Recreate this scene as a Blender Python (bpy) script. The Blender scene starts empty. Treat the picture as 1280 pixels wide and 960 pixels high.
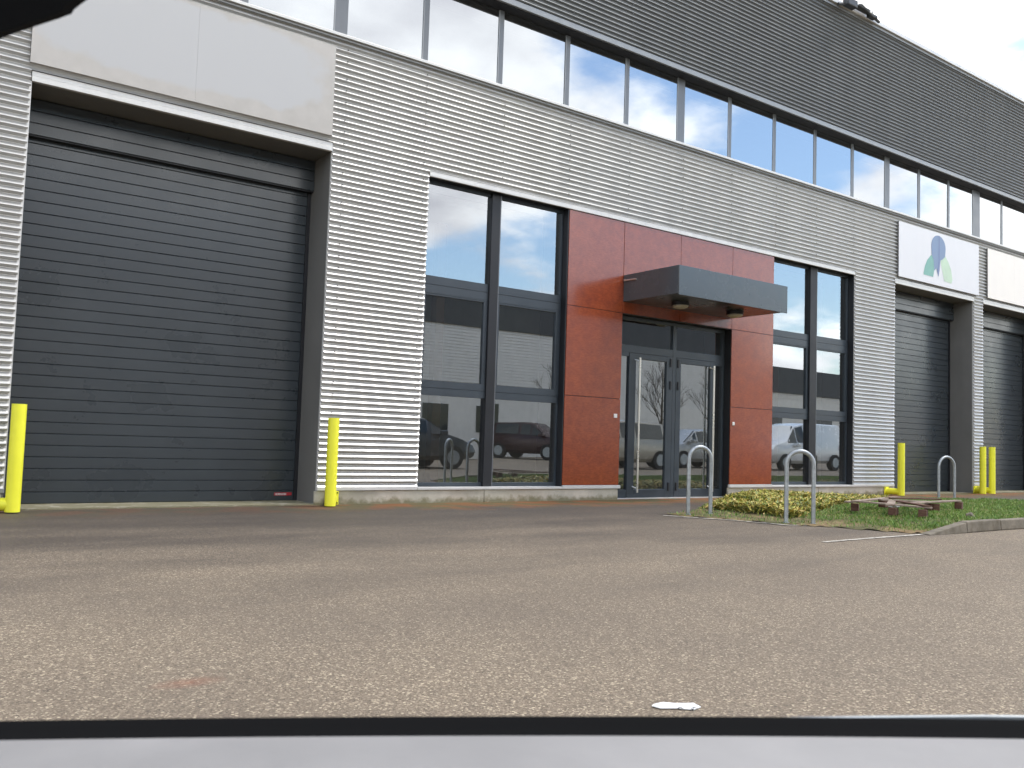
import bpy, bmesh, math, random
from mathutils import Vector, Matrix, noise
random.seed(7)
R = math.radians
sc = bpy.context.scene
col = sc.collection

# ------------------------------------------------------------------ camera
F_PX, YAW, PIT, ROL = 1098.08, R(35.66585), R(3.64197), R(1.87249)
CAM = Vector((0.0, -9.89566, 0.85))
fw = Vector((math.sin(YAW) * math.cos(PIT), math.cos(YAW) * math.cos(PIT), math.sin(PIT)))
r0 = Vector((math.cos(YAW), -math.sin(YAW), 0)); u0 = r0.cross(fw)
rt = math.cos(ROL) * r0 + math.sin(ROL) * u0
up = -math.sin(ROL) * r0 + math.cos(ROL) * u0
cam = bpy.data.cameras.new('camera'); co = bpy.data.objects.new('camera', cam); col.objects.link(co)
cam.sensor_width = 36; cam.lens = F_PX / 1280 * 36; cam.clip_start = 0.02; cam.clip_end = 2000
cam.dof.use_dof = True; cam.dof.focus_distance = 14; cam.dof.aperture_fstop = 19
M = Matrix((rt, up, -fw)).transposed().to_4x4(); M.translation = CAM
co.matrix_world = M; sc.camera = co

# ------------------------------------------------------------------ light
SUN_EL, SUN_AZ = 60.0, 118.0         # azimuth clockwise from +Y; the sun stands behind the camera, to the right
w = bpy.data.worlds.new('World'); sc.world = w; w.use_nodes = True
nt = w.node_tree; N = nt.nodes; L = nt.links
for n in list(N): N.remove(n)
def nn(t, **kw):
    n = N.new(t)
    for k, v in kw.items(): setattr(n, k, v)
    return n
out = nn('ShaderNodeOutputWorld'); bg = nn('ShaderNodeBackground'); bg.inputs[1].default_value = 0.15
sky = nn('ShaderNodeTexSky'); sky.sky_type = 'NISHITA'; sky.sun_disc = False
sky.sun_elevation = R(SUN_EL); sky.sun_rotation = R(SUN_AZ); sky.air_density = 1.3; sky.dust_density = 0.6; sky.ozone_density = 2.5
tc = nn('ShaderNodeTexCoord'); sx = nn('ShaderNodeSeparateXYZ'); L.new(tc.outputs['Generated'], sx.inputs[0])
def mth(op, a, b=None, c=None):
    n = nn('ShaderNodeMath'); n.operation = op
    for i, v in enumerate((a, b, c)):
        if v is None: continue
        if isinstance(v, (int, float)): n.inputs[i].default_value = v
        else: L.new(v, n.inputs[i])
    return n.outputs[0]
zz = mth('ADD', mth('MAXIMUM', sx.outputs[2], 0.0), 0.28)
cx = nn('ShaderNodeCombineXYZ')
L.new(mth('DIVIDE', sx.outputs[0], zz), cx.inputs[0]); L.new(mth('DIVIDE', sx.outputs[1], zz), cx.inputs[1])
mp = nn('ShaderNodeMapping'); mp.inputs['Location'].default_value = (44.0, 21.0, 0.0); L.new(cx.outputs[0], mp.inputs[0])
n1 = nn('ShaderNodeTexNoise'); n1.inputs['Scale'].default_value = 1.25; n1.inputs['Detail'].default_value = 9; n1.inputs['Roughness'].default_value = 0.55
L.new(mp.outputs[0], n1.inputs[0])
cr = nn('ShaderNodeValToRGB'); cr.color_ramp.elements[0].position = 0.455; cr.color_ramp.elements[1].position = 0.55
cr.color_ramp.interpolation = 'EASE'
L.new(n1.outputs[0], cr.inputs[0])
n2 = nn('ShaderNodeTexNoise'); n2.inputs['Scale'].default_value = 2.1; n2.inputs['Detail'].default_value = 5; L.new(mp.outputs[0], n2.inputs[0])
cc = nn('ShaderNodeValToRGB'); cc.color_ramp.elements[0].position = 0.3; cc.color_ramp.elements[0].color = (4.8, 4.6, 4.9, 1)
cc.color_ramp.elements[1].position = 0.68; cc.color_ramp.elements[1].color = (13.4, 13.05, 12.4, 1)
L.new(n2.outputs[0], cc.inputs[0])
mx = nn('ShaderNodeMix'); mx.data_type = 'RGBA'
L.new(cr.outputs[0], mx.inputs[0]); L.new(sky.outputs[0], mx.inputs[6]); L.new(cc.outputs[0], mx.inputs[7])
L.new(mx.outputs[2], bg.inputs[0]); L.new(bg.outputs[0], out.inputs[0])
sl = bpy.data.lights.new('sun', 'SUN'); sl.energy = 1.2; sl.angle = R(14); sl.color = (1, 0.96, 0.9)
so = bpy.data.objects.new('sun', sl); col.objects.link(so)
sd = Vector((math.sin(R(SUN_AZ)) * math.cos(R(SUN_EL)), math.cos(R(SUN_AZ)) * math.cos(R(SUN_EL)), math.sin(R(SUN_EL))))
so.rotation_euler = sd.to_track_quat('Z', 'Y').to_euler()
sc.cycles.use_adaptive_sampling = True; sc.cycles.adaptive_threshold = 0.02; sc.cycles.max_bounces = 7; sc.cycles.diffuse_bounces = 3; sc.cycles.glossy_bounces = 4; sc.cycles.transparent_max_bounces = 8; sc.cycles.caustics_reflective = False
vs = sc.view_settings; vs.view_transform = 'Standard'; vs.look = 'None'; vs.exposure = 0.93; vs.gamma = 1; vs.use_curve_mapping = False

# ------------------------------------------------------------------ materials
class Mat:
    def __init__(s, name):
        s.m = bpy.data.materials.new(name); s.m.use_nodes = True
        s.t = s.m.node_tree; s.b = s.t.nodes['Principled BSDF']; s.o = s.t.nodes['Material Output']
    def n(s, t, **kw):
        x = s.t.nodes.new(t)
        for k, v in kw.items(): setattr(x, k, v)
        return x
    def l(s, a, b): s.t.links.new(a, b)
    def set(s, **kw):
        for k, v in kw.items(): s.b.inputs[k.replace('_', ' ')].default_value = v
    def pos(s):
        if not hasattr(s, '_p'): s._p = s.n('ShaderNodeNewGeometry').outputs['Position']
        return s._p
    def map(s, scale=(1, 1, 1), loc=(0, 0, 0)):
        m = s.n('ShaderNodeMapping'); m.inputs['Scale'].default_value = scale; m.inputs['Location'].default_value = loc
        s.l(s.pos(), m.inputs[0]); return m.outputs[0]
    def noise(s, scale, detail=4, rough=.5, vec=None):
        x = s.n('ShaderNodeTexNoise'); x.inputs['Scale'].default_value = scale; x.inputs['Detail'].default_value = detail
        x.inputs['Roughness'].default_value = rough; s.l(vec if vec is not None else s.pos(), x.inputs[0]); return x.outputs[0]
    def ramp(s, v, stops, interp='LINEAR'):
        r = s.n('ShaderNodeValToRGB'); e = r.color_ramp.elements; r.color_ramp.interpolation = interp
        while len(e) < len(stops): e.new(0.5)
        for i, (p, c) in enumerate(stops):
            e[i].position = p; e[i].color = (c, c, c, 1) if isinstance(c, (int, float)) else (*c, 1)
        s.l(v, r.inputs[0]); return r.outputs[0]
    def math(s, op, a, b=0.0, clamp=False):
        x = s.n('ShaderNodeMath'); x.operation = op; x.use_clamp = clamp
        for i, v in enumerate((a, b)):
            if isinstance(v, (int, float)): x.inputs[i].default_value = v
            else: s.l(v, x.inputs[i])
        return x.outputs[0]
    def mix(s, f, a, b, mode='MIX'):
        x = s.n('ShaderNodeMix'); x.data_type = 'RGBA'; x.blend_type = mode
        for i, v in ((0, f), (6, a), (7, b)):
            if isinstance(v, (int, float)): x.inputs[i].default_value = v if i == 0 else (v, v, v, 1)
            elif isinstance(v, tuple): x.inputs[i].default_value = (*v, 1)
            else: s.l(v, x.inputs[i])
        return x.outputs[2]
    def color(s, v):
        if isinstance(v, tuple): s.b.inputs['Base Color'].default_value = (*v, 1)
        else: s.l(v, s.b.inputs['Base Color'])
    def bump(s, v, dist=.005, strength=.5):
        b = s.n('ShaderNodeBump'); b.inputs['Distance'].default_value = dist; b.inputs['Strength'].default_value = strength
        s.l(v, b.inputs['Height']); s.l(b.outputs[0], s.b.inputs['Normal'])
    def xyz(s):
        x = s.n('ShaderNodeSeparateXYZ'); s.l(s.pos(), x.inputs[0]); return x.outputs

def painted(name, c, rough=.45, metal=0.0, var=.12, bump=.0, grime=.25, scale=3.0):
    m = Mat(name); m.set(Roughness=rough, Metallic=metal)
    a = m.noise(scale, 6, .6); d = m.noise(scale * 14, 3)
    lo = tuple(x * (1 - var) for x in c); hi = tuple(min(1, x * (1 + var)) for x in c)
    cl = m.ramp(a, [(.3, lo), (.7, hi)])
    if grime:
        st = m.noise(1.0, 5, .65, m.map((5, 5, .7)))
        cl = m.mix(m.math('MULTIPLY', m.ramp(st, [(.48, 0.0), (.75, 1.0)]), grime), cl, tuple(x * .55 + .01 for x in c))
    m.color(cl)
    rr = m.ramp(a, [(.3, max(.05, rough - .07)), (.7, min(1, rough + .09))]); m.l(rr, m.b.inputs['Roughness'])
    if bump: m.bump(d, bump, .4)
    return m.m

def glass(name, base, tint, wav=.0006):
    m = Mat(name); t = m.t; t.nodes.remove(m.b)
    gl = m.n('ShaderNodeBsdfGlossy'); gl.inputs['Roughness'].default_value = .004; gl.inputs['Color'].default_value = (.86, .93, 1, 1)
    tr = m.n('ShaderNodeBsdfTransparent'); tr.inputs['Color'].default_value = (*tint, 1)
    fr = m.n('ShaderNodeFresnel'); fr.inputs['IOR'].default_value = 1.5
    f = m.math('ADD', m.math('MULTIPLY', fr.outputs[0], 1 - base), base, True)
    b = m.n('ShaderNodeBump'); b.inputs['Distance'].default_value = wav; b.inputs['Strength'].default_value = 1
    m.l(m.noise(.75, 1.5, .4), b.inputs['Height']); m.l(b.outputs[0], gl.inputs['Normal'])
    mxx = m.n('ShaderNodeMixShader'); m.l(f, mxx.inputs[0]); m.l(tr.outputs[0], mxx.inputs[1]); m.l(gl.outputs[0], mxx.inputs[2])
    # faint film of dust, thicker towards the sill
    df = m.n('ShaderNodeBsdfDiffuse'); df.inputs['Color'].default_value = (.34, .33, .3, 1)
    zz = m.xyz()[2]
    dn = m.math('MULTIPLY', m.noise(30, 4, .7), m.ramp(zz, [(0, 1), (1, .25)]))
    m2 = m.n('ShaderNodeMixShader'); m.l(m.math('MULTIPLY', dn, .16), m2.inputs[0]); m.l(mxx.outputs[0], m2.inputs[1]); m.l(df.outputs[0], m2.inputs[2])
    m.l(m2.outputs[0], m.o.inputs[0]); return m.m

MT = {}
# corrugated light cladding: pale silver coat
def clad(name, c, metal, rough):
    m = Mat(name); m.set(Metallic=metal)
    a = m.noise(.8, 5, .6); st = m.noise(1, 4, .6, m.map((2.5, 2.5, .25)))
    cl = m.mix(m.ramp(st, [(.4, 0.0), (.8, .35)]), m.ramp(a, [(.3, tuple(x * .93 for x in c)), (.7, c)]), tuple(x * .6 for x in c))
    m.color(cl); m.l(m.ramp(m.noise(4, 4), [(.3, rough - .05), (.7, rough + .08)]), m.b.inputs['Roughness'])
    return m.m
MT['clad'] = clad('silver_cladding', (.60, .595, .57), .55, .33)
MT['clad_dark'] = clad('grey_cladding', (.185, .195, .20), .5, .36)
MT['trim'] = painted('pale_trim', (.66, .65, .62), .4, .15, .06, 0, .25)
MT['trim_dark'] = painted('grey_trim', (.27, .28, .285), .4, .2, .08, 0, .2)
MT['frame'] = painted('anthracite_frame', (.042, .054, .066), .38, 0, .1, 0, .1)
MT['mull_top'] = painted('upper_frame', (.15, .16, .17), .35, .2, .08, 0, .1)
MT['black'] = painted('black_reveal', (.012, .013, .016), .5, 0, .2, 0, 0)
MT['jamb'] = painted('grey_jamb', (.17, .165, .155), .55, 0, .1, .001, .2, 2)
MT['slat'] = painted('door_slat', (.035, .044, .051), .30, 0, .05, .0004, 0, 2.0); MT['slat'].node_tree.nodes['Principled BSDF'].inputs['Coat Weight'].default_value = .35; MT['slat'].node_tree.nodes['Principled BSDF'].inputs['Coat Roughness'].default_value = .2
MT['seal'] = painted('rubber', (.004, .004, .004), .95, 0, .2, 0, 0); MT['seal'].node_tree.nodes['Principled BSDF'].inputs['Specular IOR Level'].default_value = .1
MT['sign'] = painted('sign_sheet', (.50, .48, .455), .5, 0, .03, 0, .06, 1.0)
MT['sign_lilac'] = painted('sign_sheet_lilac', (.74, .74, .75), .5, 0, .03, 0, .05, 1.0)
MT['sign_cream'] = painted('sign_sheet_cream', (.86, .81, .74), .5, 0, .04, 0, .05, 1.0)
MT['logo_blue'] = painted('logo_blue', (.20, .28, .42), .5, 0, .05, 0, 0)
MT['logo_navy'] = painted('logo_navy', (.17, .22, .38), .5, 0, .05, 0, 0)
MT['logo_teal'] = painted('logo_teal', (.20, .42, .36), .5, 0, .12, 0, 0)
MT['logo_green'] = painted('logo_green', (.52, .66, .50), .5, 0, .12, 0, 0)
MT['steel'] = painted('brushed_steel', (.72, .70, .64), .3, .75, .06, 0, 0)
MT['canopy'] = painted('canopy_sheet', (.092, .104, .112), .24, .3, .10, .0, 0, 2)
MT['yellow'] = painted('yellow_paint', (.95, .92, .05), .45, 0, .04, 0, .10, 5)
MT['galv'] = painted('galvanised_steel', (.40, .43, .44), .42, .55, .22, .0, .25, 18)
MT['white'] = painted('white_plastic', (.8, .79, .76), .5, 0, .03, 0, 0)
MT['red'] = painted('red_print', (.45, .03, .04), .5, 0, .03, 0, 0)
MT['lampglass'] = painted('lamp_diffuser', (.45, .42, .36), .4, 0, .05, 0, 0)
MT['room'] = painted('room_plaster', (.52, .52, .44), .8, 0, .1, 0, 0)
MT['room_dark'] = painted('room_carpet', (.10, .09, .08), .9, 0, .1, 0, 0)
MT['brownish'] = painted('room_door', (.22, .10, .04), .6, 0, .1, 0, 0)
MT['glass_hi'] = glass('coated_glass', .38, (.16, .18, .19), .0004)
MT['glass_lo'] = glass('window_glass', .33, (.55, .6, .55), .0005)
MT['cream'] = painted('pale_render', (.80, .77, .70), .8, 0, .06, .001, .2)
MT['shed'] = painted('shed_cladding', (.80, .78, .73), .5, .1, .06, 0, .2)
MT['shed_dark'] = painted('shed_dark', (.05, .053, .056), .5, .1, .1, 0, .1)
MT['tyre'] = painted('tyre', (.02, .02, .02), .8, 0, .1, 0, 0)
MT['carglass'] = painted('car_glass', (.02, .03, .03), .05, 0, .1, 0, 0)
MT['bark'] = painted('bark', (.09, .07, .05), .9, 0, .3, .004, 0, 12)
MT['car_trim'] = painted('car_trim', (.255, .245, .235), .7, 0, .13, .0006, .05, 7)
for k, c in {'car_silver': (.42, .42, .40), 'car_grey': (.10, .11, .115), 'car_red': (.045, .018, .02), 'car_white': (.8, .8, .78), 'car_sand': (.5, .46, .38)}.items():
    MT[k] = painted(k, c, .22, .2, .04, 0, 0)

# red-brown facade panels, fine horizontal streaks
m = Mat('red_panel'); m.set(Roughness=.16)
g = m.noise(1, 6, .75, m.map((16.0, 16.0, 60.0))); bl = m.noise(5.5, 8, .78)
cl = m.ramp(g, [(.30, (.20, .034, .010)), (.70, (.38, .085, .030))])
cl = m.mix(m.ramp(bl, [(.42, 0.0), (.66, .6)]), cl, (.165, .028, .014)); m.color(cl)
m.l(m.ramp(bl, [(.3, .17), (.7, .24)]), m.b.inputs['Roughness']); m.b.inputs['Specular IOR Level'].default_value = .85; m.b.inputs['Coat Weight'].default_value = .2; m.b.inputs['Coat Roughness'].default_value = .1
MT['panel'] = m.m

# concrete plinth with stains
m = Mat('plinth_concrete'); m.set(Roughness=.9)
a = m.noise(2.2, 7, .65); z = m.xyz()[2]
cl = m.ramp(a, [(.3, (.36, .33, .26)), (.7, (.60, .56, .47))])
st = m.noise(5, 6, .7)
low = m.math('ADD', m.ramp(z, [(0.0, .42), (.12, .0)]), st)
cl = m.mix(m.ramp(low, [(.62, 0.0), (.85, .8)]), cl, (.15, .135, .06)); m.color(cl); m.bump(m.noise(60, 4), .003, .6)
MT['plinth'] = m.m

# asphalt with exposed pale chippings, damp and mossy by the wall
m = Mat('asphalt'); m.set(Roughness=.85)
X, Y, Z = m.xyz()
vo = m.n('ShaderNodeTexVoronoi'); vo.inputs['Scale'].default_value = 135; m.l(m.pos(), vo.inputs['Vector'])
sp = m.n('ShaderNodeSeparateColor'); m.l(vo.outputs['Color'], sp.inputs[0])
stone = m.ramp(sp.outputs[0], [(0, (.105, .082, .062)), (.45, (.195, .156, .122)), (.74, (.29, .238, .188)), (.90, (.47, .40, .31)), (.97, (.84, .74, .58))])
vo2 = m.n('ShaderNodeTexVoronoi'); vo2.inputs['Scale'].default_value = 260; m.l(m.pos(), vo2.inputs['Vector'])
sp2 = m.n('ShaderNodeSeparateColor'); m.l(vo2.outputs['Color'], sp2.inputs[0])
fine = m.ramp(sp2.outputs[0], [(0, (.115, .091, .071)), (.6, (.235, .190, .151)), (1, (.39, .33, .26))])
cl = m.mix(1.0, m.mix(.5, stone, fine), (1.0, .965, .86), 'MULTIPLY')
edge = m.ramp(vo.outputs['Distance'], [(.0, 1.0), (.62, .86), (.85, .55)])
cl = m.mix(1.0, cl, edge, 'MULTIPLY')
big = m.noise(.42, 6, .62); cl = m.mix(m.ramp(big, [(.38, .0), (.66, .42)]), cl, (.10, .080, .062))
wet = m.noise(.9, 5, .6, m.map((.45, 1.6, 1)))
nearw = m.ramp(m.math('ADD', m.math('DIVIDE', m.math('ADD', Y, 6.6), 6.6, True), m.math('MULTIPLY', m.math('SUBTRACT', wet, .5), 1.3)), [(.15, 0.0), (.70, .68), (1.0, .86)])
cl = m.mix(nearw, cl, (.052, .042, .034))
mo = m.noise(1.5, 6, .7)
mossm = m.math('MULTIPLY', m.ramp(Y, [(0, 0), (1, 0)]), 1)
band = m.math('DIVIDE', m.math('ADD', Y, 1.35), 1.35, True)
moss = m.math('MULTIPLY', m.ramp(m.math('ADD', m.math('MULTIPLY', band, .92), m.math('MULTIPLY', m.math('SUBTRACT', mo, .5), 1.2)), [(.22, 0.0), (.62, .9)]), m.ramp(m.math('DIVIDE', m.math('SUBTRACT', X, 3.6), 2, True), [(0, .25), (1, 1)]))
cl = m.mix(moss, cl, m.mix(m.ramp(m.noise(2.3, 4), [(.45, 0.0), (.55, 1.0)]), (.23, .085, .022), (.11, .09, .03)))
# rusty spot on the ground
dx = m.math('MULTIPLY', m.math('SUBTRACT', X, .90), 7); dy = m.math('MULTIPLY', m.math('ADD', Y, 6.83), 14)
dd = m.math('SQRT', m.math('ADD', m.math('MULTIPLY', dx, dx), m.math('MULTIPLY', dy, dy)))
cl = m.mix(m.math('MULTIPLY', m.ramp(dd, [(.1, .7), (1, 0.0)]), m.noise(40, 3)), cl, (.26, .08, .04))
m.color(cl)
bh = m.mix(.6, vo.outputs['Distance'], vo2.outputs['Distance'])
m.bump(bh, .004, .55); m.l(m.ramp(nearw, [(0, .88), (1, .70)]), m.b.inputs['Roughness'])
MT['asphalt'] = m.m

m = Mat('soil'); m.set(Roughness=1)
a = m.noise(9, 6, .7); m.color(m.mix(m.ramp(m.noise(1.5, 4), [(.4, 0.0), (.6, 1.0)]), m.ramp(a, [(.3, (.05, .055, .018)), (.7, (.14, .125, .05))]), m.ramp(a, [(.3, (.16, .10, .04)), (.7, (.27, .20, .10))])))
m.bump(a, .02, .6); MT['soil'] = m.m
m = Mat('kerb_concrete'); m.set(Roughness=.92)
a = m.noise(3, 7, .7); m.color(m.mix(m.ramp(m.noise(7, 6, .7), [(.45, 0.0), (.7, .7)]), m.ramp(a, [(.3, (.13, .112, .085)), (.7, (.27, .235, .18))]), (.085, .07, .04)))
m.bump(m.noise(70, 4), .003, .6); MT['kerb'] = m.m
m = Mat('pale_line'); m.set(Roughness=.9)
a = m.noise(14, 6, .75); m.color(m.ramp(a, [(.4, (.20, .18, .15)), (.55, (.62, .58, .50))])); MT['line'] = m.m
m = Mat('white_mark'); m.set(Roughness=.8)
a = m.noise(38, 3, .6); m.color(m.ramp(a, [(.33, (.04, .04, .04)), (.40, (.86, .86, .84))])); MT['mark'] = m.m
def leafmat(name, cols, tr=.3):
    m = Mat(name); m.set(Roughness=.55)
    oi = m.noise(9.0, 2); g = m.n('ShaderNodeNewGeometry')
    rp = m.n('ShaderNodeTexWhiteNoise'); rp.noise_dimensions = '3D'
    mp = m.n('ShaderNodeMapping'); mp.inputs['Scale'].default_value = (1, 1, 1)
    m.l(g.outputs['Random Per Island'], mp.inputs[0]); m.l(g.outputs['Random Per Island'], rp.inputs[0])
    v = m.math('ADD', m.math('MULTIPLY', rp.outputs[0], .7), m.math('MULTIPLY', oi, .35))
    m.color(m.ramp(v, cols)); return m.m
MT['grass'] = leafmat('grass_blade', [(.15, (.05, .12, .015)), (.5, (.12, .27, .03)), (.75, (.23, .34, .06)), (.98, (.46, .40, .17))])
MT['ivy'] = leafmat('ground_leaves', [(.12, (.025, .05, .01)), (.34, (.12, .18, .022)), (.54, (.44, .43, .07)), (.8, (.58, .40, .11)), (1, (.80, .70, .38))])
m = Mat('pallet_wood'); m.set(Roughness=.85)
a = m.noise(1, 6, .7, m.map((9, 9, 40))); m.color(m.ramp(a, [(.3, (.06, .028, .02)), (.7, (.17, .085, .055))])); MT['block'] = m.m
m = Mat('board_wood'); m.set(Roughness=.85)
a = m.noise(6, 6, .7); m.color(m.ramp(a, [(.3, (.17, .12, .09)), (.7, (.42, .34, .27))])); MT['board'] = m.m

# ------------------------------------------------------------------ mesh helpers
class MB:
    def __init__(s): s.v = []; s.f = []
    def box(s, x0, x1, y0, y1, z0, z1):
        i = len(s.v)
        s.v += [(x, y, z) for z in (z0, z1) for y in (y0, y1) for x in (x0, x1)]
        s.f += [(i, i+2, i+3, i+1), (i+4, i+5, i+7, i+6), (i, i+1, i+5, i+4), (i+2, i+6, i+7, i+3), (i, i+4, i+6, i+2), (i+1, i+3, i+7, i+5)]
        return s
    def tube(s, pts, rad, n=12, cap=True):
        pts = [Vector(p) for p in pts]
        rads = rad if isinstance(rad, (list, tuple)) else [rad] * len(pts)
        i0 = len(s.v); ref = None
        for k, p in enumerate(pts):
            d = (pts[min(k+1, len(pts)-1)] - pts[max(k-1, 0)]).normalized()
            if ref is None: ref = d.orthogonal().normalized()
            ref = (ref - d * ref.dot(d)).normalized(); b = d.cross(ref)
            for j in range(n):
                a = 2 * math.pi * j / n
                s.v.append(tuple(p + (ref * math.cos(a) + b * math.sin(a)) * rads[k]))
        for k in range(len(pts) - 1):
            for j in range(n):
                a = i0 + k * n + j; b2 = i0 + k * n + (j + 1) % n
                s.f.append((a, b2, b2 + n, a + n))
        if cap:
            s.f.append(tuple(i0 + j for j in range(n))[::-1]); e = i0 + (len(pts) - 1) * n
            s.f.append(tuple(e + j for j in range(n)))
        return s
    def prism(s, poly, fn0, fn1):
        """poly: list of 2D points; fn0/fn1 map to 3D for the two faces"""
        i = len(s.v); n = len(poly)
        s.v += [fn0(*q) for q in poly] + [fn1(*q) for q in poly]
        s.f.append(tuple(range(i, i+n))); s.f.append(tuple(range(i+2*n-1, i+n-1, -1)))
        for k in range(n): s.f.append((i+k, i+n+k, i+n+(k+1) % n, i+(k+1) % n))
        return s
    def mesh(s, name, mat, smooth=False):
        me = bpy.data.meshes.new(name); me.from_pydata(s.v, [], s.f)
        bm = bmesh.new(); bm.from_mesh(me); bmesh.ops.recalc_face_normals(bm, faces=bm.faces); bm.to_mesh(me); bm.free()
        if mat: me.materials.append(mat)
        if smooth: me.polygons.foreach_set('use_smooth', [True] * len(me.polygons))
        return me
    def build(s, name, mat, parent=None, smooth=False, bevel=0):
        return link(name, s.mesh(name, mat, smooth), parent, bevel)
def link(name, me, parent=None, bevel=0):
    o = bpy.data.objects.new(name, me); col.objects.link(o)
    if parent: o.parent = parent
    if bevel:
        b = o.modifiers.new('bevel', 'BEVEL'); b.width = bevel; b.segments = 2; b.limit_method = 'ANGLE'; b.angle_limit = R(40)
    return o
def empty(name, loc, label, cat, group=None):
    o = bpy.data.objects.new(name, None); o.location = loc; o.empty_display_size = .2; col.objects.link(o)
    tag(o, label, cat, group); return o
def tag(o, label=None, cat=None, group=None, kind=None):
    if label: o['label'] = label
    if cat: o['category'] = cat
    if group: o['group'] = group
    if kind: o['kind'] = kind
    return o
def smooth_angle(o, ang=35):
    me = o.data; me.polygons.foreach_set('use_smooth', [True] * len(me.polygons))
    bm = bmesh.new(); bm.from_mesh(me)
    for e in bm.edges:
        if len(e.link_faces) == 2 and e.calc_face_angle(0) > R(ang): e.smooth = False
    bm.to_mesh(me); bm.free(); return o

# ------------------------------------------------------------------ the setting: ground
VERGE = [(7.86, -2.22), (8.12, -3.05), (8.30, -3.72), (8.60, -3.95), (8.78, -4.45), (8.98, -4.86), (9.7, -4.86), (10.5, -4.84), (11.3, -4.84), (14, -4.9), (19, -4.95), (30, -5.0),
         (30, -3.3), (19, -3.05), (16.6, -2.6), (15.5, -1.8), (14.0, -1.55), (12.9, -1.15), (12.3, -.2), (11.75, -.16), (10.75, -.62), (9.6, -1.35), (8.6, -2.0)]
g = MB(); S = 900
g.v = [(-S, -S, 0), (S, -S, 0), (S, S, 0), (-S, S, 0)]; g.f = [(0, 1, 2, 3)]
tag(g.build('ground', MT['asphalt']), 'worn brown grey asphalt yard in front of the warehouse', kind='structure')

# planted verge: low mound
def inside(px, py, poly):
    c = False; j = len(poly) - 1
    for i in range(len(poly)):
        (xi, yi), (xj, yj) = poly[i], poly[j]
        if (yi > py) != (yj > py) and px < (xj - xi) * (py - yi) / (yj - yi) + xi: c = not c
        j = i
    return c
EDC = {}
def edge_d(px, py, poly):
    k = (round(px * 25), round(py * 25))
    if k not in EDC: EDC[k] = edge_d0(px, py, poly)
    return EDC[k]
def edge_d0(px, py, poly):
    best = 9
    for i in range(len(poly)):
        a = Vector(poly[i]); b = Vector(poly[(i+1) % len(poly)]); p = Vector((px, py)); d = b - a
        t = max(0, min(1, (p - a).dot(d) / d.length_squared)); best = min(best, (a + d * t - p).length)
    return best
def verge_h(x, y):
    d = edge_d(x, y, VERGE)
    left = min(1, max(0, (x - 8.9) / 1.2))            # flush with the asphalt at its left tip, kerb height further on
    h = .012 + .085 * left * min(1, d / .45)
    if y < -4.3: h = .012 + .09 * left
    if y > -2.3 and x > 15: h *= min(1, d / .8)
    return h + .012 * noise.noise(Vector((x * 2.3, y * 2.3, 0)))
bm = bmesh.new(); st = .11; grid = {}
for i in range(int(22.4 / st)):
    for j in range(int(4.95 / st)):
        x = 7.8 + i * st; y = -5.02 + j * st
        if inside(x + st / 2, y + st / 2, VERGE):
            q = []
            for a, b in ((0, 0), (1, 0), (1, 1), (0, 1)):
                k = (i + a, j + b)
                if k not in grid:
                    X_, Y_ = 7.8 + k[0] * st, -5.02 + k[1] * st
                    grid[k] = bm.verts.new((X_, Y_, max(.004, verge_h(X_, Y_)) if inside(X_, Y_, VERGE) else .003))
                q.append(grid[k])
            bm.faces.new(q)
me = bpy.data.meshes.new('verge'); bm.to_mesh(me); bm.free(); me.materials.append(MT['soil'])
me.polygons.foreach_set('use_smooth', [True] * len(me.polygons))
tag(link('verge', me), 'grassy verge between the yard and the warehouse wall', kind='structure')

# grass blades and leafy ground cover
def scatter(name, mat, n, xr, yr, accept, blade, label, seed):
    rnd = random.Random(seed); V = []; Fc = []; k = 0
    while k < n:
        # denser near the camera
        x = xr[0] + (xr[1] - xr[0]) * rnd.random() ** 1.35; y = rnd.uniform(*yr)
        if not inside(x, y, VERGE) or not accept(x, y, rnd): k += .2; continue
        k += 1
        z = max(0, verge_h(x, y)) - .004
        blade(V, Fc, x, y, z, rnd)
    me = bpy.data.meshes.new(name); me.from_pydata(V, [], Fc); me.materials.append(mat)
    return tag(link(name, me), label, kind='stuff')
def blade(V, Fc, x, y, z, rnd):
    a = rnd.random() * 6.28; h = rnd.uniform(.012, .048); wd = rnd.uniform(.002, .0045); ln = rnd.uniform(0, .045); b = rnd.random() * 6.28
    i = len(V); cx, cy = math.cos(a) * wd, math.sin(a) * wd; lx, ly = math.cos(b) * ln, math.sin(b) * ln
    V += [(x - cx, y - cy, z), (x + cx, y + cy, z), (x + cx * .7 + lx * .4, y + cy * .7 + ly * .4, z + h * .6), (x - cx * .7 + lx * .4, y - cy * .7 + ly * .4, z + h * .6), (x + lx, y + ly, z + h)]
    Fc += [(i, i+1, i+2, i+3), (i+3, i+2, i+4)]
def leaf(V, Fc, x, y, z, rnd):
    dn = .5 + .5 * noise.noise(Vector((x * 1.7, y * 1.7, 4)))
    ed = min(1, edge_d(x, y, VERGE) / .4 + .25)
    z += rnd.random() ** .7 * (.03 + .13 * dn) * ed * (1 if x < 11 else max(.55, 1 - (x - 11) * .2))
    L_ = rnd.uniform(.014, .036) * (1 if rnd.random() < .75 else 1.7); wd = L_ * rnd.uniform(.16, .36)
    a = rnd.random() * 6.28; t = rnd.uniform(-.5, .9); d = Vector((math.cos(a) * math.cos(t), math.sin(a) * math.cos(t), math.sin(t)))
    s = d.cross(Vector((rnd.uniform(-.4, .4), rnd.uniform(-.4, .4), 1))).normalized(); c = Vector((x, y, z)); i = len(V)
    V += [tuple(c - d * L_), tuple(c + s * wd - d * .1 * L_), tuple(c + d * L_), tuple(c - s * wd - d * .1 * L_)]
    Fc.append((i, i+1, i+2, i+3))
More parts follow.
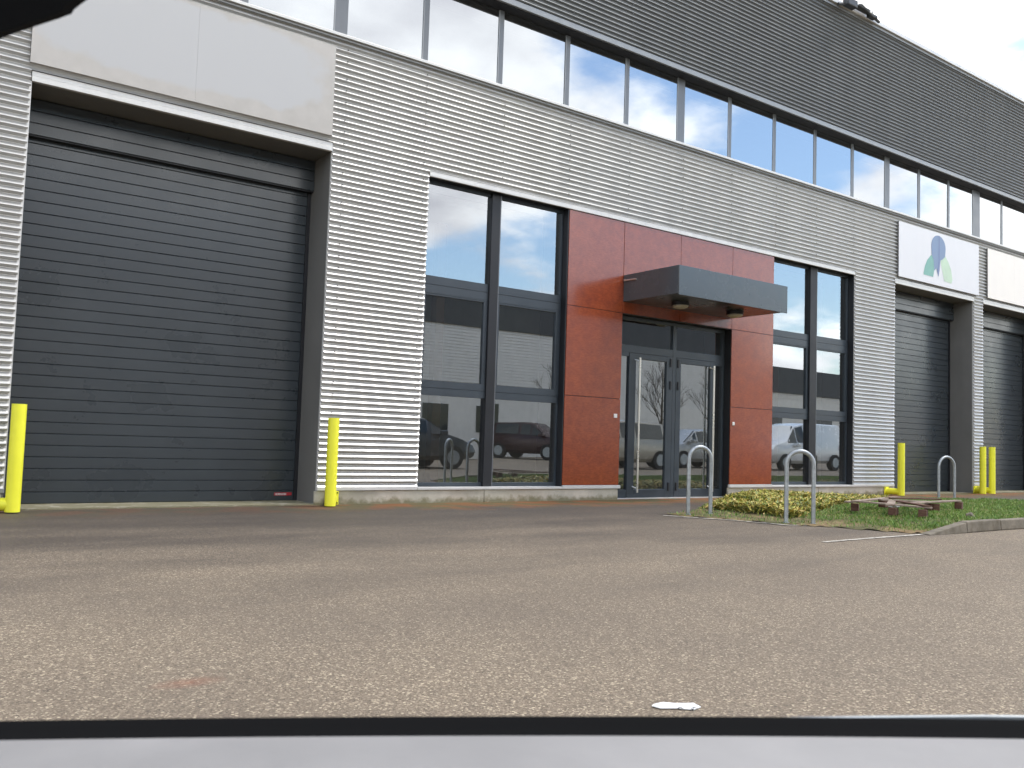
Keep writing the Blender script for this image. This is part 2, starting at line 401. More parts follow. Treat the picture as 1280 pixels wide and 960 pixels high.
def ivy_zone(x, y, rnd):
    # a band from the hoops to the wall, thinning into grass in front of the pallet
    lim = -3.15 + .35 * noise.noise(Vector((x * .9, 3, 0))) + max(0, (x - 9.7)) * .36
    if x < 9.3: lim = -3.25
    if x > 15.9 or x < 9.0 + .12 * noise.noise(Vector((y * 3, 1, 1))): return rnd.random() < .002
    return y > lim and rnd.random() < min(1, .12 + edge_d(x, y, VERGE) * 4)
scatter('ground_cover', MT['ivy'], 70000, (8.15, 16.2), (-3.9, -.1), ivy_zone, leaf, 'yellow green leafy ground cover along the wall', 3)
def grass_zone(x, y, rnd):
    if ivy_zone(x, y, rnd): return rnd.random() < .15
    if x < 9.1: return rnd.random() < .22 * (noise.noise(Vector((x * 5, y * 5, 1))) + .5)
    return noise.noise(Vector((x * 3, y * 3, 1))) > -.45 or rnd.random() < .4
scatter('grass', MT['grass'], 90000, (7.95, 24), (-4.95, -.2), grass_zone, blade, 'short green grass on the verge', 5)

# kerb round the verge, stone by stone
kerb = empty('kerb', (9, -4.9, 0), 'concrete kerb along the grass verge', None); tag(kerb, kind='structure')
kp = [(8.93, -4.93), (9.7, -4.93), (10.5, -4.91), (11.3, -4.91), (12.3, -4.93), (13.3, -4.95), (14.3, -4.97), (16.3, -5.0), (18.3, -5.02), (20.3, -5.05), (22.3, -5.07), (24.3, -5.08)]
for i in range(len(kp) - 1):
    (xa, ya), (xb, yb) = kp[i], kp[i+1]
    za = .015 if i == 0 else .118 + (.004 if i % 2 else 0); zb = .112 if i == 0 else za + .002
    k = MB(); wd = .11; g_ = .006
    k.v = [(xa + g_ - 9, ya - wd/2 + 4.9, 0), (xb - g_ - 9, yb - wd/2 + 4.9, 0), (xb - g_ - 9, yb + wd/2 + 4.9, 0), (xa + g_ - 9, ya + wd/2 + 4.9, 0),
           (xa + g_ - 9, ya - wd/2 + 4.9 + .012, za), (xb - g_ - 9, yb - wd/2 + 4.9 + .012, zb), (xb - g_ - 9, yb + wd/2 + 4.9, zb), (xa + g_ - 9, ya + wd/2 + 4.9, za)]
    k.f = [(0, 1, 5, 4), (1, 2, 6, 5), (2, 3, 7, 6), (3, 0, 4, 7), (4, 5, 6, 7), (0, 3, 2, 1)]
    k.build('kerb_stone', MT['kerb'], kerb, bevel=.012)
# pale concrete edging flush in the asphalt by the hoops, and the painted line
def strip(name, pts, wd, z, mat, label, wob=.01, seg=.06):
    V = []; Fc = []; P = [Vector(p) for p in pts]; q = []
    for a, b in zip(P, P[1:]):
        n_ = max(1, int((b - a).length / seg)); q += [a.lerp(b, i / n_) for i in range(n_)]
    q.append(P[-1])
    for i, p in enumerate(q):
        d = (q[min(i+1, len(q)-1)] - q[max(0, i-1)]).normalized(); s = Vector((-d.y, d.x))
        e0 = wd / 2 + wob * noise.noise(Vector((p.x * 9, p.y * 9, 0))); e1 = wd / 2 + wob * noise.noise(Vector((p.x * 9, p.y * 9, 7)))
        V += [(p.x + s.x * e0, p.y + s.y * e0, z), (p.x - s.x * e1, p.y - s.y * e1, z)]
    for i in range(len(q) - 1): Fc.append((2*i, 2*i+1, 2*i+3, 2*i+2))
    me = bpy.data.meshes.new(name); me.from_pydata(V, [], Fc); me.materials.append(mat)
    return tag(link(name, me), label, kind='structure')
strip('concrete_edging', [(7.70, -2.36), (8.10, -3.1), (8.27, -3.74), (8.75, -3.90), (9.1, -3.9)], .055, .008, MT['line'], 'crumbling pale concrete edging beside the bike hoops', .03)
strip('painted_line', [(7.13, -4.96), (8.0, -4.92), (9.05, -4.90)], .05, .006, MT['line'], 'worn white painted line running into the kerb', .012)
pm = MB(); poly = [(-.075, -.01), (-.05, -.035), (.0, -.03), (.055, -.04), (.085, -.01), (.07, .03), (.01, .022), (-.03, .03), (-.06, .012)]
pm.prism(poly, lambda a, b: (a, b, 0), lambda a, b: (a, b, .003))
o = pm.build('paint_mark', MT['mark']); o.location = (2.16, -7.85, .003); o.rotation_euler.z = -.6
tag(o, 'small white scuffed paint mark on the asphalt near the car', 'mark')

# ------------------------------------------------------------------ the warehouse
XL, XR = -5.0, 27.0
W = empty('warehouse', (10, 0, 0), 'long silver and grey corrugated warehouse with shutter doors and red panelled entrance', 'building')
WO = Vector((-10, 0, 0))
def wb(mb, name, mat, parent=None, smooth=False, bevel=0):
    mb.v = [(x - 10, y, z) for x, y, z in mb.v]
    return mb.build(name, mat, parent or W, smooth, bevel)
def bx(name, mat, *b, parent=None, bevel=0):
    return wb(MB().box(*b), name, mat, parent, False, bevel)
D1 = (1.035, 4.275, 4.292); D2 = (16.604, 19.771, 4.292); D3 = (20.19, 23.36, 4.292)
WIN1 = (5.652, 8.037); PAN = (8.037, 12.755); WIN2 = (12.755, 15.199)
HEAD, SILL, RB, RT, TOPZ = 4.263, .171, 5.762, 6.975, 9.43
# masonry core behind the cladding, cut round the openings
core = MB(); T = .7
for a, b in ((XL, D1[0]), (D1[1], WIN1[0]), (WIN2[1], D2[0]), (D2[1], D3[0]), (D3[1], XR)): core.box(a, b, .022, T, 0, 4.29)
core.box(XL, XR, .022, T, 4.294, RB - .035)
core.box(XL, XR, .022, T, RT + .004, TOPZ)
wb(core, 'wall', MT['jamb'])
# rooms seen dimly through the glass
room = MB()
room.box(5.2, 15.6, 6.0, 6.1, 0, 4.2); room.box(5.1, 5.2, T, 6.0, 0, 4.2); room.box(15.6, 15.7, T, 6, 0, 4.2); room.box(5.2, 15.6, T, 6, 4.2, 4.28)
room.box(8.2, 8.3, T, 6.0, .02, 4.19); room.box(12.5, 12.6, T, 6.0, .02, 4.19)
room.box(XL, XR, 5.5, 5.6, 5.6, TOPZ); room.box(XL, XR, T, 5.5, 7.6, 7.7)
wb(room, 'interior_wall', MT['room'])
wb(MB().box(5.2, 15.6, .2, 6, .0, .02).box(XL, XR, T, 5.5, 5.6, 5.7), 'interior_floor', MT['room_dark'])
wb(MB().box(6.9, 7.05, 1.8, 1.95, .02, 4.19).box(14.35, 14.5, 1.2, 1.35, .02, 4.19), 'column', MT['brownish'])
bx('interior_door', MT['brownish'], 9.6, 10.5, 5.93, 5.99, .02, 2.1)
# outer shell
shell = MB()
shell.box(XL, XR, 14, 14.2, 0, TOPZ); shell.box(XL - .2, XL - .002, .02, 14.2, 0, TOPZ); shell.box(XR + .002, XR + .2, .02, 14.2, 0, TOPZ)
wb(shell, 'side_wall', MT['clad_dark'])
bx('roof', MT['trim_dark'], XL - .2, XR + .2, .1, 14.2, TOPZ + .002, TOPZ + .06)

PITCH, AMP = .0735, .036
def corrugated(x0, x1, z0, z1, mat, phase=0.0):
    """sheet of horizontal ribs, y = -AMP..0"""
    mb = MB(); n = int((z1 - z0) / PITCH * 10); zs = [z0 + (z1 - z0) * i / n for i in range(n + 1)]
    for z in zs:
        th = 2 * math.pi * (z - phase) / PITCH
        y = -AMP / 2 + AMP / 2 * math.cos(th - .55 * math.cos(th))
        mb.v += [(x0, y, z), (x1, y, z)]
    for i in range(n): mb.f.append((2*i, 2*i+1, 2*i+3, 2*i+2))
    ns = n
    for e, x in ((0, x0 + .0002), (1, x1 - .0002)):       # end faces of the sheet, with their own vertices
        i0 = len(mb.v)
        for i in range(n + 1): mb.v += [(x, mb.v[2*i][1], zs[i]), (x, .019, zs[i])]
        for i in range(n): mb.f.append((i0 + 2*i, i0 + 2*i+1, i0 + 2*i+3, i0 + 2*i+2))
    mb.v = [(x - 10, y, z) for x, y, z in mb.v]
    me = bpy.data.meshes.new('cladding_sheet'); me.from_pydata(mb.v, [], mb.f); me.materials.append(mat)
    me.polygons.foreach_set('use_smooth', [i < ns for i in range(len(me.polygons))])
    return link('cladding_sheet', me, W)
def screws(x0, x1, z0, z1, mat, dx=1.2, xs=None):
    mb = MB(); z = z0 + PITCH * 1.5; k = 0
    while z < z1 - .05:
        x = xs[0] if xs else x0 + .12
        for x in (xs if xs else [x0 + .12 + dx * i for i in range(int((x1 - x0) / dx) + 1)]):
            if x0 < x < x1: mb.box(x - .007, x + .007, -AMP - .005, -AMP + .003, z - .008, z + .006)
        z += PITCH * (2 if k % 3 else 3); k += 1
    if mb.v: tag(wb(mb, 'screw', mat), kind='stuff')
CT = 5.69
for x0, x1, z0, z1 in ((XL, -1.9, SILL + .045, CT), (-1.9, D1[0] - .012, SILL + .045, CT), (D1[0] - .012, D1[1] + .006, 4.40, CT), (D1[1] + .006, WIN1[0] - .01, SILL + .045, CT),
                       (WIN1[0] - .01, 10.1, HEAD + .075, CT), (10.1, WIN2[1] + .004, HEAD + .075, CT), (WIN2[1] + .004, D2[0] - .01, SILL + .045, CT),
                       (D2[0] - .01, D2[1] + .004, 4.40, CT), (D2[1] + .004, D3[0] - .01, SILL + .045, CT), (D3[0] - .01, D3[1], 4.40, CT), (D3[1], XR, SILL + .045, CT)):
    # small lap offset so neighbouring sheets never share a plane
    o = corrugated(x0, x1, z0, z1, MT['clad'], .03)
for x0, x1 in ((XL, 1.2), (1.2, 7.2), (7.2, 13.2), (13.2, 19.2), (19.2, XR)):
    corrugated(x0, x1, RT + .085, TOPZ - .02, MT['clad_dark'], .0)
sx_ = [4.42 + 1.19 * i for i in range(-8, 19)]
MT['screw'] = painted('screw', (.12, .12, .115), .4, .4, .1, 0, 0)
screws(D1[1], WIN1[0], 1, CT, MT['screw'], xs=[4.42, 5.55]); screws(WIN1[0], WIN2[1], HEAD + .1, CT, MT['screw'], xs=sx_)
screws(XL, XR, RT + .12, TOPZ - .1, MT['screw'], xs=sx_)
# flashings
def fl(name, mat, *b, bevel=.004): return bx(name, mat, *b, bevel=bevel)
for a, b in ((D1[0], D1[1] + .004), (D2[0], D2[1] + .004), (D3[0], D3[1])):
    wb(MB().box(a - .006, b, -.030, .02, 4.289, 4.345), 'lintel_flashing', MT['trim'], bevel=.004)
    wb(MB().box(a - .006, b, -.022, .02, 4.347, 4.398), 'lintel_flashing', MT['trim'], bevel=.004)
wb(MB().box(WIN1[0], WIN2[1], -.030, .02, HEAD, HEAD + .045), 'lintel_flashing', MT['trim'], bevel=.004)
wb(MB().box(WIN1[0], WIN2[1], -.022, .02, HEAD + .047, HEAD + .073), 'lintel_flashing', MT['trim'], bevel=.003)
for x, z in ((D1[0], 4.289), (WIN1[0], HEAD), (D2[0], 4.289), (D3[0], 4.289)):       # jamb trims left of the openings
    bx('jamb_trim', MT['trim'], x - .026, x - .001, -.012, .021, SILL, z, bevel=.002)
for x, z in ((D1[1], 4.289), (WIN2[1], HEAD), (D2[1], 4.289)):
    bx('jamb_trim', MT['trim'], x + .001, x + .012, -.010, .021, SILL, z, bevel=.002)
bx('sill_flashing', MT['trim'], XL, XR, -.075, .19, RB - .038, RB, bevel=.004)
bx('sill_flashing', MT['trim_dark'], XL, XR, -.045, .02, RB - .066, RB - .0395, bevel=.003)
bx('sill_flashing', MT['trim'], XL, XR, -.028, .02, CT + .001, RB - .0675, bevel=.003) if RB - .0675 > CT + .001 else None
bx('soffit_trim', MT['trim_dark'], XL, XR, -.022, .02, RT, RT + .084, bevel=.004)
bx('soffit_panel', MT['black'], XL, XR, .021, .69, RT - .004, RT + .003)
bx('parapet_cap', MT['trim'], XL - .25, XR + .25, -.10, .35, TOPZ, TOPZ + .085, bevel=.008)
bx('gutter', MT['trim_dark'], XL, XR, -.060, .02, TOPZ - .055, TOPZ - .003, bevel=.006)
for a, b, mat in ((XL, D1[0], 'trim_dark'), (D1[1] + .004, WIN1[0] - .004, 'trim'), (WIN2[1], D2[0] - .002, 'trim'), (D2[1] + .002, D3[0] - .002, 'trim'), (D3[1], XR, 'trim')):
    bx('base_flashing', MT[mat], a, b, -.032, .021, SILL, SILL + .044, bevel=.004)
# plinth: concrete, in cast lengths
def plinth(a, b):
    n = max(1, round((b - a) / 2.4))
    for i in range(n):
        x0 = a + (b - a) * i / n + (.003 if i else 0); x1 = a + (b - a) * (i + 1) / n - (.003 if i < n - 1 else 0)
        bx('plinth', MT['plinth'], x0, x1, -.012 - .002 * (i % 2), .021, -.05, SILL - .003, bevel=.008)
for a, b in ((XL, D1[0] - .02), (D1[1] - .02, 9.125), (11.62, 16.62), (D2[1] - .02, D3[0] + .02), (D3[1], XR)): plinth(a, b)
# plinth needs depth under the glazing
bx('plinth_core', MT['jamb'], WIN1[0], 9.12, .022, .30, 0, SILL - .006); bx('plinth_core', MT['jamb'], 11.66, WIN2[1], .022, .30, 0, SILL - .006)

# shutter doors: slats are single pieces sharing one mesh
def slat_mesh(wd, h):
    g = .0025; d = .016
    pr = [(0, 0), (-d + .004, 0), (-d, .004), (-d, h - g - .006), (-d + .008, h - g), (0, h - g)]
    mb = MB(); mb.prism(pr, lambda a, b: (-wd / 2, a, b), lambda a, b: (wd / 2, a, b)); return mb.mesh('slat', MT['slat'])
def shutter(x0, x1, label, yd=.6):
    wd = x1 - x0 - .09; p = .1233
    back = MB().box(x0, x1, yd + .002, yd + .05, 0, 4.289)
    d = wb(back, 'shutter_door', MT['slat']); d['label'] = label
    me = slat_mesh(wd, p); me2 = slat_mesh(wd + .085, .1275)
    cx = (x0 + x1) / 2 - 10
    for i in range(32):
        o = link('slat', me, d); o.location = (cx, yd, .018 + i * p)
    for i in range(3):
        o = link('slat', me2, d); o.location = (cx, yd - .10, 3.902 + i * .1275)
    h = MB().box(x0 + .002, x1 - .002, yd - .10, yd - .001, 3.888, 3.900); wb(h, 'hood', MT['black'], None).parent = d
    for ga, gb in ((x0 + .001, x0 + .044), (x1 - .044, x1 - .001)):
        wb(MB().box(ga, gb, yd - .035, yd, 0, 3.886), 'guide_rail', MT['black'], None).parent = d
    return d
d1 = shutter(D1[0], D1[1], 'dark grey roller shutter door at the left')
shutter(D2[0], D2[1], 'dark grey roller shutter door below the sign with the blue and green emblem', .55)
shutter(D3[0], D3[1], 'dark grey roller shutter door at the right edge', .55)
for a, b in ((D1[0], D1[1]), (D2[0], D2[1]), (D3[0], D3[1])):
    t_ = MB().box(a - .1 if a < 2 else a, b, -.01, .66, -.02, .014); wb(t_, 'threshold', MT['plinth'])
# maker's plate on the left shutter: small red plate with white letters
plate = MB().box(3.985, 4.21, .6 - .0205, .6 - .0165, .075, .112); pl = wb(plate, 'badge', MT['red']); pl.parent = d1
def letters(word, x, y, z, h, mat, parent, name='lettering'):
    SEG = {'H': [(0, 0, 0, 1), (1, 0, 1, 1), (0, .5, 1, .5)], 'O': [(0, 0, 1, 0), (1, 0, 1, 1), (1, 1, 0, 1), (0, 1, 0, 0)], 'R': [(0, 0, 0, 1), (0, 1, 1, 1), (1, 1, 1, .5), (1, .5, 0, .5), (.3, .5, 1, 0)],
           'M': [(0, 0, 0, 1), (0, 1, .5, .4), (.5, .4, 1, 1), (1, 1, 1, 0)], 'A': [(0, 0, .5, 1), (.5, 1, 1, 0), (.2, .4, .8, .4)], 'N': [(0, 0, 0, 1), (0, 1, 1, 0), (1, 0, 1, 1)]}
    mb = MB(); wd = h * .68; t = h * .11
    for ch in word:
        for a, b, c, d_ in SEG[ch]:
            p = Vector((x + a * wd, z + b * h)); q = Vector((x + c * wd, z + d_ * h)); n_ = (q - p).normalized(); s = Vector((-n_.y, n_.x)) * t; p -= n_ * t; q += n_ * t
            i = len(mb.v)
            mb.v += [(u_.x, y, u_.y) for u_ in (p - s, q - s, q + s, p + s)]; mb.f.append((i, i+1, i+2, i+3))
        x += wd * 1.42
    return wb(mb, name, mat, parent)
letters('HORMANN', 4.00, .6 - .0212, .082, .021, MT['white'], d1)

# ground floor windows
YG = .125
def tilt_pane(x0, x1, z0, z1, y, mat, parent, k=.0015):
    mb = MB(); r_ = [random.uniform(-k, k) for _ in range(4)]
    mb.v = [(x0 - 10, y + r_[0], z0), (x1 - 10, y + r_[1], z0), (x1 - 10, y + r_[2], z1), (x0 - 10, y - r_[0] + r_[1] + r_[2] - r_[1], z1)]
    # keep it planar: fourth corner follows from the other three
    mb.v[3] = (x0 - 10, mb.v[0][1] + mb.v[2][1] - mb.v[1][1], z1)
    mb.f = [(0, 1, 2, 3)]; me = bpy.data.meshes.new('pane'); me.from_pydata(mb.v, [], mb.f); me.materials.append(mat)
    return link('pane', me, parent)
def ground_window(x0, x1, m0, m1, label, rails, reveal):
    fr = MB(); zb, zt = SILL + .055, 4.262
    fr.box(x0, x1, YG - .01, YG + .06, zt - .045, zt); fr.box(x0, x1, YG - .01, YG + .06, zb - .02, zb + .03)
    fr.box(x0, x0 + .04, YG - .012, YG + .058, zb, zt); fr.box(x1 - .05, x1, YG - .012, YG + .058, zb, zt)
    wd = wb(fr, 'window', MT['frame'], bevel=.003); wd['label'] = label
    wb(MB().box(m0, m1, YG - .055, YG + .07, zb - .018, zt - .002), 'mullion', MT['black'], None, False, .003).parent = wd
    wb(MB().box(m1 + .0005, m1 + .016, YG - .05, YG + .06, zb - .018, zt - .003), 'mullion_edge', MT['mull_top'], None).parent = wd
    wb(MB().box(x1 - reveal, x1 - .001, -.004, YG - .013, zb - .02, zt - .001), 'reveal', MT['black'], None).parent = wd
    wb(MB().box(x0, x1, .0, YG + .06, zt + .0005, zt + .02), 'reveal', MT['black'], None).parent = wd
    cells = ((x0 + .04, m0), (m1 + .016, x1 - .05))
    zs = [zb + .03] + [v for r_ in rails for v in r_] + [zt - .045]
    for a, b in cells:
        for z0, z1 in rails:
            h = (z0 + z1) / 2
            t = MB().box(a, b, YG - .022, YG + .04, z0, h - .003).box(a, b, YG - .022, YG + .04, h + .003, z1).box(a, b, YG - .01, YG + .03, h - .003, h + .003)
            wb(t, 'transom', MT['frame'], None).parent = wd
        for j in range(0, len(zs), 2):
            z0, z1 = zs[j], zs[j+1]
            if j == 2:     # opening light: its own sash
                s = MB().box(a, a + .045, YG - .018, YG + .03, z0, z1).box(b - .06, b, YG - .018, YG + .03, z0, z1).box(a + .045, b - .06, YG - .017, YG + .03, z1 - .028, z1)
                wb(s, 'sash', MT['frame'], None, bevel=.003).parent = wd
                tilt_pane(a + .045, b - .06, z0, z1 - .028, YG + .012, MT['glass_lo'], wd)
            else: tilt_pane(a, b, z0, z1, YG + .012, MT['glass_lo'], wd)
    wb(MB().box(x0, x1, -.034, YG - .012, SILL, SILL + .034), 'sill', MT['trim'], None, bevel=.004).parent = wd
    return wd
RA = [(1.395 + .01, 1.60), (2.755, 2.985)]
ground_window(WIN1[0], WIN1[1], 6.72, 6.86, 'tall six pane window left of the red panels', RA, .02)
ground_window(WIN2[0], WIN2[1], 13.93, 14.13, 'tall six pane window right of the red panels', RA, .018)
bx('jamb_panel', MT['jamb'], WIN2[1] - .012, WIN2[1] - .001, -.002, .0, SILL, HEAD)

# red panels round the entrance
EX0, EX1, EZ = 9.125, 11.66, 2.835
def panel(x0, x1, z0, z1, k=.004):
    bx('facade_panel', MT['panel'], x0 + k, x1 - k, -.012 + random.uniform(-.001, .001), .004, z0 + k, z1 - k, bevel=.0015)
for a, b in ((PAN[0], EX0 + .012), (EX1 - .012, PAN[1])):
    for z0, z1 in ((SILL + .052, 1.525), (1.525, 2.845), (2.845, HEAD - .004)): panel(a, b, z0, z1)
for a, b in ((EX0 + .012, 10.385), (10.385, EX1 - .012)): panel(a, b, 2.845, HEAD - .004)
bk = MB().box(PAN[0], EX0, .005, .62, SILL, HEAD).box(EX1, PAN[1], .005, .62, SILL, HEAD).box(EX0, EX1, .005, .62, EZ + .004, HEAD)
wb(bk, 'panel_backing', MT['black'])
for a, b in ((PAN[0] + .002, EX0 + .03), (EX1 - .03, PAN[1] - .002)): bx('drip_trim', MT['trim'], a, b, -.036, .0045, SILL, SILL + .05, bevel=.004)

# entrance door
YE = .14
de = MB(); fd = .05
de.box(EX0 + .001, EX1 - .001, YE, YE + .07, EZ - .05, EZ)                # head
de.box(EX0 + .001, EX1 - .001, YE, YE + .07, 2.275, 2.395)               # transom rail
de.box(EX0 + .001, EX0 + .05, YE + .001, YE + .069, 0, EZ - .05); de.box(EX1 - .06, EX1 - .001, YE + .001, YE + .069, 0, EZ - .05)
de.box(10.40, 10.475, YE - .004, YE + .07, 0, EZ - .05)                   # centre post
ent = wb(de, 'entrance_door', MT['frame'], bevel=.003)
bx('threshold', MT['trim'], EX0, EX1, YE - .06, YE + .1, 0, .014)
tilt_pane(EX0 + .05, 10.40, 2.395, EZ - .05, YE + .03, MT['glass_lo'], ent); tilt_pane(10.475, EX1 - .06, 2.395, EZ - .05, YE + .03, MT['glass_lo'], ent)
def leaf_door(a, b, side):
    # door leaf with glass, plus the narrow side light on its latch side
    if side == 'l': s0, s1, l0, l1 = EX0 + .05, 9.435, 9.435, 10.398
    else: s0, s1, l0, l1 = 11.40, EX1 - .06, 10.477, 11.40
    zb, zt = .02, 2.272
    lf = MB()
    if side == 'l': st0, st1 = (l0 + .004, l0 + .15), (l1 - .135, l1 - .002)
    else: st0, st1 = (l0 + .002, l0 + .115), (l1 - .10, l1 - .004)
    lf.box(*st0, YE - .006, YE + .055, zb, zt).box(*st1, YE - .006, YE + .055, zb, zt)
    lf.box(st0[1], st1[0], YE - .005, YE + .054, zb, zb + .125).box(st0[1], st1[0], YE - .005, YE + .054, zt - .085, zt)
    o = wb(lf, 'door_leaf', MT['frame'], None, bevel=.004); o.parent = ent
    tilt_pane(st0[1], st1[0], zb + .125, zt - .085, YE + .02, MT['glass_lo'], ent)
    sf = MB().box(s0, s1, YE + .0, YE + .05, .0, .14).box(s0, s1, YE, YE + .05, 2.215, 2.275)
    wb(sf, 'side_light_frame', MT['frame'], None).parent = ent
    tilt_pane(s0, s1, .14, 2.215, YE + .03, MT['glass_lo'], ent)
    hx = l0 + .165 if side == 'l' else l1 - .085
    hd = MB().tube([(hx, YE - .075, .10), (hx, YE - .075, 2.20)], .017, 12)
    for z in (.16, 2.14): hd.tube([(hx, YE - .075, z), (hx - .045 if side == 'l' else hx - .045, YE - .004, z + .03)], .010, 8)
    o = wb(hd, 'handle', MT['steel'], None); o.parent = ent; smooth_angle(o)
    hgx = l1 - .05 if side == 'l' else l0 + .045
    for z0, z1 in ((.12, .25), (1.745, 1.88), (2.11, 2.245)):
        wb(MB().box(hgx - .018, hgx + .018, YE - .022, YE - .006, z0, z1), 'hinge', MT['black'], None, bevel=.004).parent = ent
leaf_door(0, 0, 'l'); leaf_door(0, 0, 'r')
bx('reveal', MT['black'], EX1 - .012, EX1 - .0005, .0045, YE - .001, 0, EZ)
o = bx('door_closer', MT['black'], 11.46, 11.56, .20, .24, 1.93, 1.97); o.parent = ent
# switch plates either side
bx('intercom', MT['white'], 9.0, 9.06, -.03, -.013, 1.235, 1.295, bevel=.003); bx('key_switch', MT['white'], 11.69, 11.745, -.03, -.013, 1.215, 1.275, bevel=.014)

# canopy
cY = -1.17
cn = MB()
cn.box(9.14, 11.60, cY, cY + .02, 3.00, 3.43)                             # front fascia
cn.box(9.14, 9.16, cY + .021, -.014, 3.02, 3.43).box(11.58, 11.60, cY + .021, -.014, 3.02, 3.43)
cn.box(9.161, 11.579, cY + .021, -.014, 3.38, 3.42)
can = wb(cn, 'canopy', MT['canopy'], bevel=.004)
wb(MB().box(9.161, 11.579, cY + .021, -.014, 3.022, 3.035), 'canopy_soffit', MT['slat'], None).parent = can
wb(MB().tube([(9.135, -.30, 3.335), (9.115, -.05, 3.34)], .013, 8), 'outlet_pipe', MT['steel'], None).parent = can
for lx, ly in ((9.75, -.62), (11.0, -.62)):
    lm = MB(); lm.tube([(lx, ly, 3.02), (lx, ly, 2.965)], .135, 24)
    o = wb(lm, 'lamp_base', MT['black'], None); o.parent = can; smooth_angle(o)
    lg = MB(); lg.tube([(lx, ly, 2.964), (lx, ly, 2.945), (lx, ly, 2.925), (lx, ly, 2.915)], [.125, .115, .08, .03], 24)
    o = wb(lg, 'lamp_diffuser', MT['lampglass'], None, True); o.parent = can

# ribbon of upper windows
YR = .19; mx0 = 4.412; stp = 1.2231
wide = {0: .172, 5: .172, 10: .176, 13: .33, -6: .17}
def mw(i): return wide.get(i, .078)
for i in range(-7, 19):
    xa = mx0 + stp * i; xb = xa + stp
    if xa < XL or xb > XR: continue
    a = xa + mw(i) / 2; b = xb - mw(i+1) / 2
    fr = MB().box(xb - mw(i+1) / 2 + (.0), xb + mw(i+1) / 2, YR - .0, YR + .09, RB + .001, RT - .006)
    wd = wb(fr, 'window', MT['mull_top'], bevel=.003)
    fr2 = MB().box(a + .0005, b - .0005, YR + .012, YR + .08, RB + .001, RB + .02).box(a + .0005, b - .0005, YR + .04, YR + .08, RT - .012, RT - .0055).box(b - .016, b - .0005, YR - .006, YR + .05, RB + .02, RT - .02)
    wb(fr2, 'bead', MT['trim_dark'], None).parent = wd
    tilt_pane(a, b, RB + .021, RT - .0065, YR + .004, MT['glass_hi'], wd, .003)
wb(MB().box(mx0 - 7 * stp - .1, mx0 - 7 * stp + .04, YR, YR + .09, RB + .001, RT - .006), 'mullion', MT['mull_top'])

# ------------------------------------------------------------------ signs
def sign(x0, x1, z0, z1, mat, label, seams=(), edge='trim'):
    s = empty('sign_board', (x0, 0, z0), label, 'sign')
    n = [x0, *seams, x1]
    for a, b in zip(n, n[1:]):
        mb = MB().box(a - x0 + .0005, b - x0 - .0005, -.060, -.056, 0, z1 - z0); mb.build('sign_panel', mat, s, bevel=.0008)
    fr = MB().box(.02, x1 - x0 - .02, -.0555, -.02, .03, .06).box(.02, x1 - x0 - .02, -.0555, -.02, z1 - z0 - .08, z1 - z0 - .05).box(.0, .012, -.0555, -.018, 0, z1 - z0).box(x1 - x0 - .012, x1 - x0, -.0555, -.018, 0, z1 - z0)
    fr.build('sign_frame', MT['jamb'], s); return s
m = Mat('sign_smeared'); m.set(Roughness=.5)
X, Y, Z = m.xyz()
ex = m.math('DIVIDE', m.math('SUBTRACT', X, 2.55), 1.65); ez = m.math('DIVIDE', m.math('SUBTRACT', Z, 5.08), .50)
rr = m.math('ADD', m.math('MULTIPLY', m.math('MULTIPLY', ex, ex), m.math('MULTIPLY', ex, ex)), m.math('MULTIPLY', m.math('MULTIPLY', ez, ez), m.math('MULTIPLY', ez, ez)))
rr = m.math('ADD', rr, m.math('MULTIPLY', m.math('SUBTRACT', m.noise(3, 4), .5), 1.4))
m.color(m.mix(m.ramp(rr, [(.55, 1.0), (.85, 0.0)]), m.ramp(m.noise(5, 5), [(.3, (.45, .425, .385)), (.7, (.51, .48, .44))]), (.49, .485, .475)))
MT['sign_wiped'] = m.m
sign(1.0, 4.25, 4.468, 5.585, MT['sign_wiped'], 'wide pale grey sign board with its lettering wiped off above the left shutter', (2.615,))
s2 = sign(16.665, 19.92, 4.44, 5.58, MT['sign_lilac'], 'white sign board with blue and green emblem above a shutter door')
sign(20.33, 23.36, 4.44, 5.58, MT['sign_cream'], 'blank cream sign board above the shutter at the right edge', (21.6,))
def flat(name, pts, mat, y, par, x0, z0):
    mb = MB(); mb.v = [(x - x0, y, z - z0) for x, z in pts]; mb.f = [tuple(range(len(pts)))]
    me = bpy.data.meshes.new(name); me.from_pydata(mb.v, [], mb.f); me.materials.append(mat); return link(name, me, par)
def PX(x, z): return (x, z)
def arc(cx, cz, rx, rz, a0, a1, n=14): return [(cx + rx * math.cos(R(a0 + (a1 - a0) * i / n)), cz + rz * math.sin(R(a0 + (a1 - a0) * i / n))) for i in range(n + 1)]
head = arc(18.19, 5.27, .29, .25, 0, 180) + [(17.91, 5.08), (17.99, 4.97), (18.02, 4.74), (18.10, 4.80), (18.19, 4.63), (18.235, 4.80), (18.27, 4.99), (18.36, 5.03), (18.46, 5.10)]
flat('emblem', head, MT['logo_blue'], -.0645, s2, 16.665, 4.44)
flat('emblem', [(18.20, 5.52), (18.23, 5.52), (18.235, 4.80), (18.19, 4.635), (18.14, 4.76), (18.19, 4.98)], MT['logo_navy'], -.0665, s2, 16.665, 4.44)
flat('emblem', [(17.90, 5.06), (17.74, 4.93), (17.65, 4.78), (17.60, 4.64), (17.60, 4.60), (17.98, 4.60), (18.02, 4.74), (17.99, 4.97), (17.94, 5.05)], MT['logo_teal'], -.063, s2, 16.665, 4.44)
flat('emblem', [(18.46, 5.12), (18.60, 5.0), (18.71, 4.85), (18.77, 4.63), (18.72, 4.55), (18.43, 4.57), (18.34, 4.80), (18.28, 4.99), (18.36, 5.03)], MT['logo_green'], -.063, s2, 16.665, 4.44)

